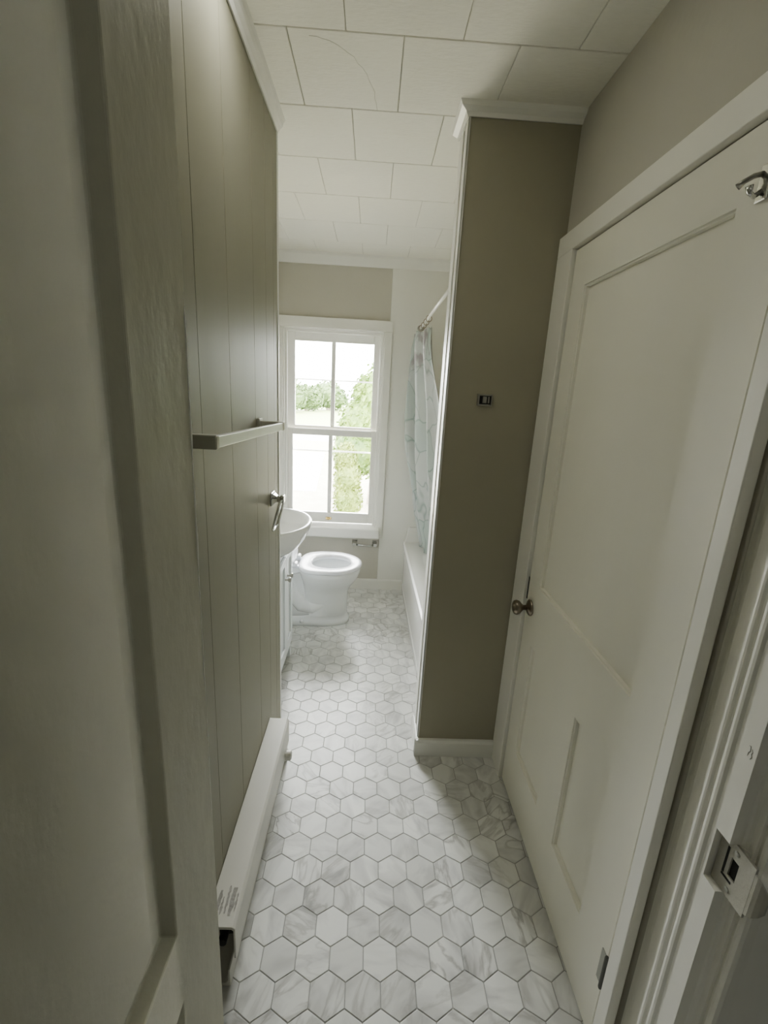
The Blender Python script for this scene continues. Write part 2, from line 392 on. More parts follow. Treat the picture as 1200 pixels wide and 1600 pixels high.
# ------------------------------------------------------------------ right side: wall, partition end, closet door
def right_side():
    XR = .60
    bm = B()
    box(bm, XR, .72, .735, 1.50, 1.975, CEIL)                 # over the closet door
    box(bm, XR, .72, 1.50, 1.645, 0, CEIL)
    box(bm, .63, .72, .690, .730, 0, CEIL); box(bm, XR, .63, .690, .730, 2.0, CEIL)
    struct('wall_right', bm, M['wall'], 'grey wall over the closet door', 'wall')
    bm = B(); box(bm, .255, 1.1, 1.645, 1.785, 0, CEIL)
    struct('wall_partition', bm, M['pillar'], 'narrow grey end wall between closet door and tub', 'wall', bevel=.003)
    bm = B(); box(bm, 1.0, 1.1, 1.785, YB, 0, CEIL); struct('wall_tub_side', bm, M['panel'], 'white wall along the tub', 'wall')
    # crown round the partition end
    bm = B()
    pr = [(0, 0), (0, -.028), (.008, -.030), (.014, -.020), (.030, -.012), (.036, 0)]
    A = [bm.verts.new((.60, 1.645-d, CEIL+z)) for d, z in pr]
    Bv = [bm.verts.new((.255-d, 1.645-d, CEIL+z)) for d, z in pr]
    Cv = [bm.verts.new((.255-d, 1.79, CEIL+z)) for d, z in pr]
    for P, Q in ((A, Bv), (Bv, Cv)):
        for i in range(len(pr)): bm.faces.new((P[i], P[(i+1) % len(pr)], Q[(i+1) % len(pr)], Q[i]))
    bm.faces.new(A); bm.faces.new(Cv[::-1])
    struct('trim_5', bm, M['trim'], 'white crown moulding around the end wall', 'moulding')
    # corner strips on the lit side
    bm = B(); box(bm, .2505, .255, 1.640, 1.690, .085, 2.318); box(bm, .2505, .258, 1.640, 1.645, .085, 2.318)
    box(bm, .2505, .255, 1.722, 1.785, .085, 2.318)
    struct('trim_6', bm, M['panel'], 'pale corner strips on the end wall', 'trim', bevel=.0015)
    bm = B(); prism(bm, [(1.645, 0), (1.627, 0), (1.627, .066), (1.634, .076), (1.645, .078)], 'x', .2405, .578)
    prism(bm, [(.255, 0), (.2405, 0), (.2405, .066), (.247, .076), (.255, .078)], 'y', 1.629, 1.79)
    struct('baseboard_right', bm, M['trim'], 'white baseboard at the foot of the end wall', 'baseboard', bevel=.001)
    # closet casing
    bm = B(); x0, x1 = .578, .60
    box(bm, x0, x1, 1.527, 1.643, 0, 1.944); box(bm, x0, x1, .687, 1.643, 1.944, 2.003); box(bm, x0, x1, .687, .722, 0, 1.944)
    # inner jamb + stop bead
    box(bm, .60, .66, 1.519, 1.527, 0, 1.944); box(bm, .61, .66, .722, .735, 0, 1.944); box(bm, .60, .66, .735, 1.519, 1.938, 1.944)
    struct('trim_7', bm, M['casing'], 'white casing around the closet door', 'door casing', bevel=.002)
    bm = B(); box(bm, .72, .74, .60, 1.645, 0, CEIL); struct('wall_closet', bm, M['hall'], 'closet back behind the door', 'wall')
    # panelled closet door leaf
    y0, y1, z0, z1, xf = .7395, 1.517, .012, 1.936, .590
    panels = [(.855, 1.425, .88, 1.825), (.868, 1.06, .22, .665), (1.192, 1.418, .22, .665)]
    d = panel_leaf('door_1', y0, y1, z0, z1, xf, .035, panels, .013, .008, M['door'], +1)
    d['kind'] = 'structure'; d['label'] = 'white three-panel closet door on the right'; d['category'] = 'door'
    bm = B(); lathe(bm, [(0, .029), (.004, .030), (.009, .024), (.012, .015), (.014, .013)], (xf, 1.475, .785), (-1, 0, 0))
    r = obj('rosette', bm, M['bronze'], d, smooth=True)
    bm = B(); lathe(bm, [(.010, .010), (.026, .009), (.032, .014), (.040, .023), (.050, .0265), (.058, .024), (.063, .015), (.065, 0)], (xf, 1.475, .785), (-1, 0, 0))
    k = obj('door_knob', bm, M['bronze'], d, smooth=True); k['label'] = 'aged bronze round knob'
    bm = B(); box(bm, xf-.002, xf+.004, 1.5165, 1.523, .80, .885)
    k = obj('latch_plate', bm, M['black'], d, bevel=.001); k['label'] = 'dark latch edge plate'
    for zc in (.235, 1.835):
        bm = B(); box(bm, xf-.0025, xf+.001, .7415, .760, zc-.045, zc+.045)
        h = obj('hinge', bm, M['steel'], d, bevel=.0008); h['label'] = 'small dull steel hinge'
        bm = B(); lathe(bm, [(-.05, .0035), (-.046, .0048), (.046, .0048), (.05, .0035)], (xf-.003, .7375, zc), (0, 0, 1), 14)
        obj('hinge_pin', bm, M['darkmetal'], h)
    # coat hook near the door top
    t = thing('coat_hook', 'small chrome coat hook on the top rail of the closet door', 'hook', (xf, .82, 1.845))
    bm = B(); box(bm, xf-.004, xf, .790, .813, 1.815, 1.868)
    part('hook_plate', bm, M['chrome'], t, bevel=.002)
    bm = B(); tube(bm, [(xf-.003, .806, 1.855), (xf-.014, .811, 1.853), (xf-.022, .818, 1.848), (xf-.026, .826, 1.843)], [.004, .004, .004, .0055], 10)
    part('prong', bm, M['nickel'], t, smooth=True)
    bm = B(); tube(bm, [(xf-.003, .802, 1.83), (xf-.014, .802, 1.822), (xf-.021, .802, 1.826), (xf-.024, .802, 1.836)], [.004, .004, .004, .0055], 10)
    part('prong', bm, M['chrome'], t, smooth=True)
    # entry door frame on the right, moulded profile run floor to ceiling
    far = [(.74, .689), (.614, .687), (.6145, .682), (.614, .675), (.6125, .667), (.610, .659), (.607, .651), (.6035, .643), (.6008, .636),
           (.598, .630), (.5972, .6265), (.598, .623), (.6012, .620), (.6015, .616), (.5985, .612), (.5972, .6075), (.598, .603), (.6015, .599)]
    near = [(.620, .561), (.6235, .558), (.6255, .553), (.626, .546), (.6262, .5435), (.632, .543), (.632, .539), (.629, .536), (.6278, .531), (.629, .526), (.634, .523), (.6485, .522), (.74, .522)]
    bm = B(); zb, zt = .728, .828
    for a, b, mid in ((0, zb, [(.6015, .562)]), (zb, zt, [(.6015, .590), (.6175, .590), (.6175, .553)]), (zt, CEIL, [(.6015, .562)])):
        prism(bm, far+mid+([p for p in near if p[1] < .55] if len(mid) > 1 else near), 'z', a, b)
    tj = struct('trim_8', bm, M['casing'], 'moulded white entry door jamb at the right edge', 'door jamb')
    bm = B()
    for pts in ([(.5775, 1.003), (.575, 1.004), (.5735, .996), (.576, .992), (.5765, .985)], [(.5715, 1.001), (.5695, .997), (.571, .993), (.569, .989), (.571, .984)]):
        tube(bm, [(.6013, y, z) for y, z in pts], .0004, 6)
    p = obj('pencil_mark', bm, M['scuff'], tj); p['label'] = 'faint pencil scribble'
    bm = B(); box(bm, .6485, 1.25, .523, .685, 0, CEIL); struct('wall_front', bm, M['hall'], 'grey hall wall beside the entry', 'wall')

def panel_leaf(name, y0, y1, z0, z1, xf, th, panels, depth, slope, mat, sgn):
    """door leaf lying in a plane x = xf, thickness th on the +sgn side, recessed panels cut in the face"""
    bm = B(); xb = xf+sgn*th
    ys = sorted({y0, y1, *[p[0] for p in panels], *[p[1] for p in panels]}); zs = sorted({z0, z1, *[p[2] for p in panels], *[p[3] for p in panels]})
    V = {}
    def v(x, y, z):
        k = (round(x, 5), round(y, 5), round(z, 5))
        if k not in V: V[k] = bm.verts.new(k)
        return V[k]
    for a, b in zip(ys, ys[1:]):
        for c, d in zip(zs, zs[1:]):
            if any(p[0] <= a and b <= p[1] and p[2] <= c and d <= p[3] for p in panels): continue
            bm.faces.new((v(xf, a, c), v(xf, b, c), v(xf, b, d), v(xf, a, d)))
    for p in panels:
        s = slope; xi = xf+sgn*depth; xm = xf+sgn*depth*.35
        R = [[(xf, p[0], p[2]), (xf, p[1], p[2]), (xf, p[1], p[3]), (xf, p[0], p[3])]]
        for dx, ss in ((depth*.3, s*.15), (depth*.35, s*.6), (depth, s*.75)):
            R.append([(xf+sgn*dx, p[0]+ss, p[2]+ss), (xf+sgn*dx, p[1]-ss, p[2]+ss), (xf+sgn*dx, p[1]-ss, p[3]-ss), (xf+sgn*dx, p[0]+ss, p[3]-ss)])
        for A, Bq in zip(R, R[1:]):
            for i in range(4): bm.faces.new([v(*A[i]), v(*A[(i+1) % 4]), v(*Bq[(i+1) % 4]), v(*Bq[i])])
        bm.faces.new([v(*q) for q in R[-1]])
    bk = [v(xb, y0, z0), v(xb, y1, z0), v(xb, y1, z1), v(xb, y0, z1)]
    bm.faces.new(bk)
    for a, b in zip(ys, ys[1:]): pass
    def edge(pts_f, c0, c1): bm.faces.new(pts_f+[c1, c0])
    edge([v(xf, y, z0) for y in ys], bk[0], bk[1]); edge([v(xf, y, z1) for y in ys], bk[3], bk[2])
    edge([v(xf, y0, z) for z in zs], bk[0], bk[3]); edge([v(xf, y1, z) for z in zs], bk[1], bk[2])
    return obj(name, bm, mat)
right_side()

# ------------------------------------------------------------------ entry door swung open toward the viewer (left foreground)
def entry_door():
    xf, y1 = -.27, .703
    y0, z0, z1 = -.12, .02, 2.0
    py0, py1, pz0, pz1 = -.0, .535, .655, 1.90
    bm = B(); xb = xf-.036
    def q(*p): bm.faces.new([bm.verts.new(a) for a in p])
    ys = [y0, py0, py1, y1]; zs = [z0, pz0, pz1, z1]
    pan2 = (.0, .535, .15, .50)
    zs = [z0, pan2[2], pan2[3], pz0, pz1, z1]
    for i in range(3):
        for j in range(5):
            if i == 1 and j in (1, 3): continue
            q((xf, ys[i], zs[j]), (xf, ys[i+1], zs[j]), (xf, ys[i+1], zs[j+1]), (xf, ys[i], zs[j+1]))
    nf = len(bm.faces)
    for (a, b) in ((pan2[2], pan2[3]), (pz0, pz1)):
        R = []
        for dx, s in ((0, 0), (.026, .001), (.0265, .006), (.012, .050), (.010, .052)):
            R.append([(xf-dx, py0+s, a+s), (xf-dx, py1-s, a+s), (xf-dx, py1-s, b-s), (xf-dx, py0+s, b-s)])
        for A, D in zip(R, R[1:]):
            for i in range(4): q(A[i], A[(i+1) % 4], D[(i+1) % 4], D[i])
        q(*R[-1])
    q((xb, y0, z0), (xb, y1, z0), (xb, y1, z1), (xb, y0, z1))
    q((xf, y1, z0), (xb, y1, z0), (xb, y1, z1), (xf, y1, z1)); q((xf, y0, z0), (xb, y0, z0), (xb, y0, z1), (xf, y0, z1))
    q((xf, y0, z0), (xf, y1, z0), (xb, y1, z0), (xb, y0, z0)); q((xf, y0, z1), (xf, y1, z1), (xb, y1, z1), (xb, y0, z1))
    bmesh.ops.remove_doubles(bm, verts=bm.verts, dist=1e-5)
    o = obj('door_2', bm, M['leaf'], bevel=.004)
    rr = random.Random(5)
    for a, b, r in ((.985, 1.20, .0018), (1.20, 1.60, .0026), (.70, .93, .0012)):  # thin white paint beads added so the door edge shows a bright glint
        n = 24; bm = B()
        tube(bm, [(xf-.0004+rr.uniform(-.0004, .0004), y1-.0035+rr.uniform(-.0006, .0006), a+(b-a)*i/n) for i in range(n+1)], [r*rr.uniform(.5, 1) if 0 < i < n else r*.2 for i in range(n+1)], 8)
        p = obj('glint_ridge', bm, M['trim'], o, smooth=True)
    o['kind'] = 'structure'; o['label'] = 'old grey-white panelled entry door standing open at the left edge'; o['category'] = 'door'
entry_door()

# ------------------------------------------------------------------ hall behind the camera, closed box
def hall():
    bm = B(); box(bm, -1.2, -1.1, -1.6, .66, 0, CEIL); struct('wall_hall_left', bm, M['hall'], 'hall wall', 'wall')
    bm = B(); box(bm, 1.15, 1.25, -1.6, .51, 0, CEIL); struct('wall_hall_right', bm, M['hall'], 'hall wall', 'wall')
    bm = B(); box(bm, -1.1, 1.15, -1.6, -1.5, 0, CEIL); struct('wall_hall_end', bm, M['hall'], 'hall wall', 'wall')
    bm = B(); box(bm, -1.1, -.36, .66, .76, 0, CEIL)
    struct('wall_hall_front', bm, M['hall'], 'hall wall', 'wall')
    bm = B(); box(bm, -.36, .60, .56, .64, 2.06, CEIL); struct('wall_header', bm, M['hall'], 'wall above the entry doorway', 'wall')
hall()

# ------------------------------------------------------------------ heater
def heater():
    t = thing('baseboard_heater', 'long white baseboard heater with a scraped end below the beadboard wall', 'heater', (-.32, 1.22, 0))
    y0, y1 = .838, 1.585
    bm = B(); prism(bm, [(-.359, .0), (-.359, .205), (-.290, .205), (-.282, .198), (-.282, .10), (-.287, .10), (-.287, .192), (-.292, .197), (-.353, .197), (-.353, .0)], 'y', y0, y1)
    part('heater_cover', bm, M['heater'], t, bevel=.0015)
    bm = B(); prism(bm, [(-.354, 0.001), (-.354, .012), (-.312, .012), (-.306, .02), (-.304, .058), (-.299, .058), (-.299, .001)], 'y', y0, y1)
    part('bottom_lip', bm, M['heater'], t, bevel=.001)
    bm = B()
    for k in range(86):
        y = y0+.07+k*.0068
        box(bm, -.346, -.300, y, y+.0008, .075, .165)
    tube(bm, [(-.323, y0+.02, .12), (-.323, y1-.02, .12)], .011, 12)
    p = part('heating_element', bm, M['black'], t); p['label'] = 'dark finned heating element'
    for a, b in ((y1-.0015, y1),):
        bm = B(); box(bm, -.355, -.289, a, b, .06 if a < 1 else .001, .197); part('end_plate', bm, M['heater'], t)
    bm = B(); lathe(bm, [(0, .008), (.012, .008), (.013, .019), (.030, .0185), (.033, .014)], (-.290, 1.50, .105), (1, 0, 0), 20)
    part('valve_knob', bm, M['heater'], t, smooth=False, bevel=.001)
    bm = B(); rr = random.Random(3)     # scraped stripes on the near end of the top
    for x0, x1 in ((-.345, -.335), (-.333, -.327), (-.323, -.316), (-.312, -.300), (-.298, -.293)):
        n = 10; a0 = .862+rr.uniform(0, .012); a1 = .928+rr.uniform(-.02, .012)
        L = []; Rr = []
        for i in range(n+1):
            y = a0+(a1-a0)*i/n
            L.append(bm.verts.new((x0+rr.uniform(-.0015, .0015)+.002*(1-math.sin(pi*i/n)), y, .2056)))
            Rr.append(bm.verts.new((x1+rr.uniform(-.0015, .0015)-.002*(1-math.sin(pi*i/n)), y, .2056)))
        for i in range(n): bm.faces.new((L[i], Rr[i], Rr[i+1], L[i+1]))
    p = part('scrape_mark', bm, M['scuff'], t); p['label'] = 'worn grey scraped paint'
heater()

# ------------------------------------------------------------------ towel bar, towel ring
def fittings():
    t = thing('towel_bar', 'square satin metal towel bar on the beadboard wall', 'towel bar', (-.36, 1.17, 1.39))
    for y, z in ((.850, 1.394), (1.490, 1.376)):
        bm = B(); box(bm, -.3625, -.352, y-.022, y+.022, z-.022, z+.022)
        box(bm, -.354, -.2795, y-.0085, y+.0085, z-.0135, z+.0135)
        part('post', bm, M['post'], t, bevel=.003, seg=3)
    bm = B()
    A = [(-.294, -.0115), (-.281, -.0115), (-.281, .0105), (-.294, .0105)]
    ring_loft(bm, [[(x, .858, 1.394+z) for x, z in A], [(x, 1.482, 1.376+z) for x, z in A]]); part('bar', bm, M['satin'], t, bevel=.0015)
    t = thing('towel_ring', 'chrome hanging towel ring at the far end of the beadboard wall', 'towel ring', (-.36, 1.665, 1.095))
    bm = B()
    ring_loft(bm, [[(x, 1.665+sy*s, 1.095+sz*s) for sy, sz in ((-1, -1), (1, -1), (1, 1), (-1, 1))] for x, s in ((-.36, .025), (-.354, .025), (-.349, .019), (-.338, .011), (-.327, .011), (-.322, .014), (-.312, .014))])
    part('wall_mount', bm, M['chrome'], t, bevel=.002)
    bm = B()
    c = [(-.318, 1.664, 1.098), (-.320, 1.625, 1.092), (-.322, 1.612, 1.082), (-.345, 1.612, .992), (-.347, 1.622, .984), (-.347, 1.706, .984), (-.345, 1.716, .992), (-.322, 1.716, 1.082), (-.320, 1.704, 1.092), (-.318, 1.666, 1.098)]
    tube(bm, c, .0045, 10); part('loop', bm, M['chrome'], t, smooth=True)
    # paper holder on the back wall
    t = thing('toilet_paper_holder', 'empty chrome toilet paper holder on the wall under the window sill', 'paper holder', (-.015, YB, .375))
    for x in (-.092, .062):
        bm = B(); ring_loft(bm, [[(x+sx*s, y, .375+sz*s) for sx, sz in ((-1, -1), (1, -1), (1, 1), (-1, 1))] for y, s in ((YB+.0015, .021), (YB-.006, .021), (YB-.012, .014), (YB-.045, .011), (YB-.058, .013), (YB-.066, .013))])
        part('post', bm, M['chrome'], t, bevel=.002)
    bm = B(); tube(bm, [(-.092, YB-.052, .372), (.062, YB-.052, .366)], .007, 12); part('roller', bm, M['chrome'], t, smooth=True)
    # metal bracket on the partition end
    t = thing('wall_bracket', 'small square metal mounting bracket on the dark end wall', 'bracket', (.388, 1.645, 1.488))
    bm = B(); x0, x1, z0, z1, y = .363, .414, 1.468, 1.508, 1.645
    box(bm, x0, x1, y-.002, y, z0, z1); box(bm, x0, x0+.005, y-.010, y, z0, z1); box(bm, x1-.004, x1, y-.010, y, z0, z1)
    box(bm, x0, x1, y-.010, y, z1-.004, z1); box(bm, x0, x1, y-.010, y, z0, z0+.004)
    part('frame', bm, M['nickel'], t, bevel=.0008)
    bm = B(); box(bm, .371, .410, y-.0035, y-.002, z0+.006, z1-.006); part('recess', bm, M['black'], t)
    bm = B(); box(bm, .381, .395, y-.009, y-.0035, z0+.010, z1-.008); box(bm, .3995, .405, y-.008, y-.0035, z0+.010, z1-.008); part('clip', bm, M['nickel'], t, bevel=.001)
    # keeper on the entry jamb
    t = thing('strike_plate', 'painted metal strike plate with square latch hole in the right door jamb', 'strike plate', (.617, .55, .778))
    bm = B(); x0, x1 = .6135, .6175; hy0, hy1, hz0, hz1 = .548, .563, .764, .800; y0, y1, zb, zt = .522, .5885, .729, .827
    for a, b, c, d in ((y0, hy0, zb, zt), (hy1, y1, zb, zt), (hy0, hy1, zb, hz0), (hy0, hy1, hz1, zt)): box(bm, x0, x1, a, b, c, d)
    part('plate', bm, M['keeper'], t)
    bm = B(); box(bm, x1-.001, x1-.0003, hy0, hy1, hz0, hz1); part('latch_hole', bm, M['black'], t)
    bm = B(); box(bm, x0-.0004, x0, .5695, .5735, .760, .812); box(bm, x0-.0004, x0, .553, .5735, .7545, .759); p = part('slot', bm, M['black'], t); p['label'] = 'dark slot line around the latch hole'
    bm = B(); ring_loft(bm, [[(x, y, .778-h), (x+.003, y, .778-h), (x+.003, y, .778+h), (x, y, .778+h)] for y, h, x in ((.5225, .040, .6137), (.517, .039, .614), (.511, .034, .616), (.506, .026, .620), (.503, .016, .625))])
    part('lip', bm, M['keeper'], t)
    for z in (.741, .815):
        bm = B(); lathe(bm, [(0, .0045), (.0015, .004), (.002, 0)], (x0, .556, z), (-1, 0, 0), 14); part('screw', bm, M['steel'], t)
fittings()

# ------------------------------------------------------------------ toilet
def toilet():
    cy = 2.815
    t = thing('toilet', 'white toilet with raised lid facing right beneath the window', 'toilet', (-.40, cy, 0))
    bm = B()
    def ov(z, x0, x1, hw, eb=2.0, e=2.0): return oval((x0+x1)/2, cy, z, (x1-x0)/2, hw, 48, e, eb)
    outer = [ov(.000, -.60, -.098, .112, 5, 2.6), ov(.028, -.60, -.098, .111, 5, 2.6), ov(.036, -.595, -.108, .103, 4.5, 2.5)]
    bm2rings = outer+[ov(.06, -.585, -.112, .098, 4.5, 2.5), ov(.065, -.40, -.114, .098, 2.6, 2.4), ov(.15, -.395, -.113, .100, 2.6, 2.3), ov(.215, -.40, -.110, .107, 2.5, 2.2), ov(.25, -.405, -.096, .124, 2.3, 2.1),
        ov(.285, -.41, -.07, .150, 2.2), ov(.32, -.42, -.047, .171, 2.2), ov(.355, -.43, -.036, .182, 2.3), ov(.385, -.435, -.034, .185, 2.5),
        ov(.388, -.43, -.04, .18, 2.5), ov(.386, -.37, -.085, .135), ov(.34, -.36, -.095, .125), ov(.27, -.33, -.13, .10), ov(.215, -.29, -.17, .06), ov(.205, -.27, -.19, .03)]
    ring_loft(bm, bm2rings)
    # rear pedestal block, trapway bulge and tank deck
    ring_loft(bm, [ov(z, -.60, x1, hw, 5, 3) for z, x1, hw in ((.05, -.30, .098), (.12, -.34, .075), (.20, -.36, .062), (.30, -.36, .060), (.36, -.36, .08))])
    for s in (-1, 1):
        tube(bm, [(-.26, cy+s*.055, .145), (-.34, cy+s*.058, .115), (-.41, cy+s*.058, .125), (-.455, cy+s*.055, .185), (-.49, cy+s*.05, .245), (-.55, cy+s*.045, .27), (-.60, cy+s*.04, .26)], [.045, .048, .047, .045, .045, .045, .04], 18)
    ring_loft(bm, [ov(z, -.735, x1, hw, 6, 4) for z, x1, hw in ((.345, -.44, .10), (.36, -.40, .125), (.385, -.39, .13))])
    bowl = part('bowl', bm, M['porcelain'], t, smooth=True)
    bm = B()
    def seat_ring(z0, z1, holed):
        o0 = ov(z0, -.425, -.030, .190, 3.4); o1 = ov(z0+.006, -.428, -.027, .193, 3.4); o2 = ov(z1-.005, -.428, -.027, .192, 3.4); o3 = ov(z1, -.418, -.038, .182, 3.2)
        if holed:
            i3 = oval(-.223, cy, z1-.002, .137, .118, 48, 2, 2.2); i2 = oval(-.223, cy, z1-.010, .127, .108, 48, 2, 2.2); i0 = oval(-.223, cy, z0, .127, .108, 48, 2, 2.2)
            ring_loft(bm, [o0, o1, o2, o3, i3, i2, i0, o0], False, False)
        else: ring_loft(bm, [o0, o1, o2, o3])
    seat_ring(.3895, .412, True)
    bmesh.ops.remove_doubles(bm, verts=bm.verts, dist=1e-5)
    part('seat', bm, M['seat'], t, smooth=True)
    bm = B()   # lid, flat disc then rotated up about the hinge
    rings = []
    for z, g in ((0, -.006), (.004, 0), (.012, 0), (.017, -.008)):
        rings.append([(p[0]+.43, p[1]-cy, z) for p in ov(0, -.430-g, -.030+g, .190+g, 3.2)])
    ring_loft(bm, rings)
    for v in bm.verts: v.co = Matrix.Rotation(radians(-113), 4, 'Y') @ v.co
    for v in bm.verts: v.co += Vector((-.452, cy, .425))
    part('lid', bm, M['seat'], t, smooth=True)
    for s in (-1, 1):
        bm = B(); lathe(bm, [(-.025, .011), (-.022, .013), (.022, .013), (.025, .011)], (-.446, cy+s*.07, .412), (0, 1, 0), 16); box(bm, -.468, -.415, cy+s*.07-.014, cy+s*.07+.014, .386, .402)
        part('seat_hinge', bm, M['seat'], t, bevel=.003)
        bm = B(); lathe(bm, [(0, .013), (.01, .0125), (.018, .008), (.020, 0)], (-.40, cy+s*.106, .026), (0, s*.25, 1), 16); part('bolt_cap', bm, M['porcelain'], t, smooth=True)
    bm = B()
    ring_loft(bm, [oval(-.662, cy, z, rx, ry, 40, 5) for z, rx, ry in ((.386, .064, .18), (.40, .070, .19), (.66, .077, .215))])
    part('tank', bm, M['porcelain'], t, smooth=False, bevel=.004)
    bm = B(); ring_loft(bm, [oval(-.662, cy, z, rx, ry, 40, 5) for z, rx, ry in ((.661, .078, .217), (.665, .081, .223), (.686, .081, .223), (.692, .075, .217))])
    part('tank_lid', bm, M['porcelain'], t, bevel=.003)
    bm = B(); tube(bm, [(-.588, cy-.17, .625), (-.572, cy-.17, .625), (-.568, cy-.15, .622), (-.568, cy-.10, .615)], [.01, .008, .006, .007], 10); part('flush_lever', bm, M['chrome'], t, smooth=True)
toilet()

# ------------------------------------------------------------------ vanity and basin
def vanity():
    y0, y1, xb, xf, zt = 1.955, 2.378, -.742, -.412, .705
    t = thing('vanity_cabinet', 'narrow white vanity cabinet with chrome knobs under the basin', 'vanity', (-.58, 2.165, 0))
    bm = B(); th = .018
    box(bm, xb, xf-.02, y1-th, y1, .0, zt); box(bm, xb, xf-.02, y0, y0+th, .0, zt); box(bm, xb, xb+.01, y0+th, y1-th, .08, zt)
    box(bm, xb, xf-.02, y0+th, y1-th, .085, .10); box(bm, xb, xf-.02, y0+th, y1-th, zt-.015, zt)
    # face frame with arched foot
    for a, b, s in ((y1-.034, y1, -1), (y0, y0+.034, 1)):
        box(bm, xf-.02, xf, a, b, 0, zt)
    box(bm, xf-.02, xf, y0+.034, y1-.034, zt-.03, zt); box(bm, xf-.02, xf, y0+.034, y1-.034, .075, .115)
    part('carcass', bm, M['vanity'], t, bevel=.002)
    mid = (y0+y1)/2
    for a, b, kn in ((y0+.037, mid-.0015, mid-.028), (mid+.0015, y1-.037, mid+.028)):
        z0, z1 = .119, zt-.034; x0 = xf-.002
        bm = B(); st = .035
        box(bm, x0, x0+.016, a, a+st, z0, z1); box(bm, x0, x0+.016, b-st, b, z0, z1); box(bm, x0, x0+.016, a+st, b-st, z0, z0+st+.03); box(bm, x0, x0+.016, a+st, b-st, z1-st, z1)
        box(bm, x0, x0+.007, a+st, b-st, z0+st+.03, z1-st)
        d = part('cabinet_door', bm, M['vanity'], t, bevel=.0018)
        bm = B(); lathe(bm, [(0, .007), (.004, .006), (.013, .005), (.018, .011), (.024, .0135), (.028, .010), (.029, 0)], (x0+.016, kn, .565), (1, 0, 0), 18)
        part('knob', bm, M['nickel'], d, smooth=True)
    # basin standing on the cabinet
    cx, cy = -.505, 2.175
    b = thing('wash_basin', 'white oval wash basin standing on the narrow vanity cabinet', 'basin', (cx, cy, zt))
    bm = B()
    def e(z, rx, ry): return oval(cx, cy, z, rx, ry, 64, 2.15)
    ring_loft(bm, [e(zt+.0005, .10, .12), e(zt+.006, .135, .155), e(.74, .172, .195), (e(.785, .203, .227)), e(.825, .220, .245), e(.850, .228, .253), e(.857, .228, .253), e(.862, .223, .248), e(.860, .211, .236), e(.852, .203, .228), e(.80, .185, .205), e(.762, .14, .155), e(.748, .06, .06), e(.747, .022, .022)])
    part('bowl', bm, M['porcelain'], b, smooth=True)
    bm = B(); lathe(bm, [(0, .020), (.003, .019), (.004, 0)], (cx, cy, .7475), (0, 0, 1), 20); part('drain', bm, M['chrome'], b, smooth=True)
vanity()

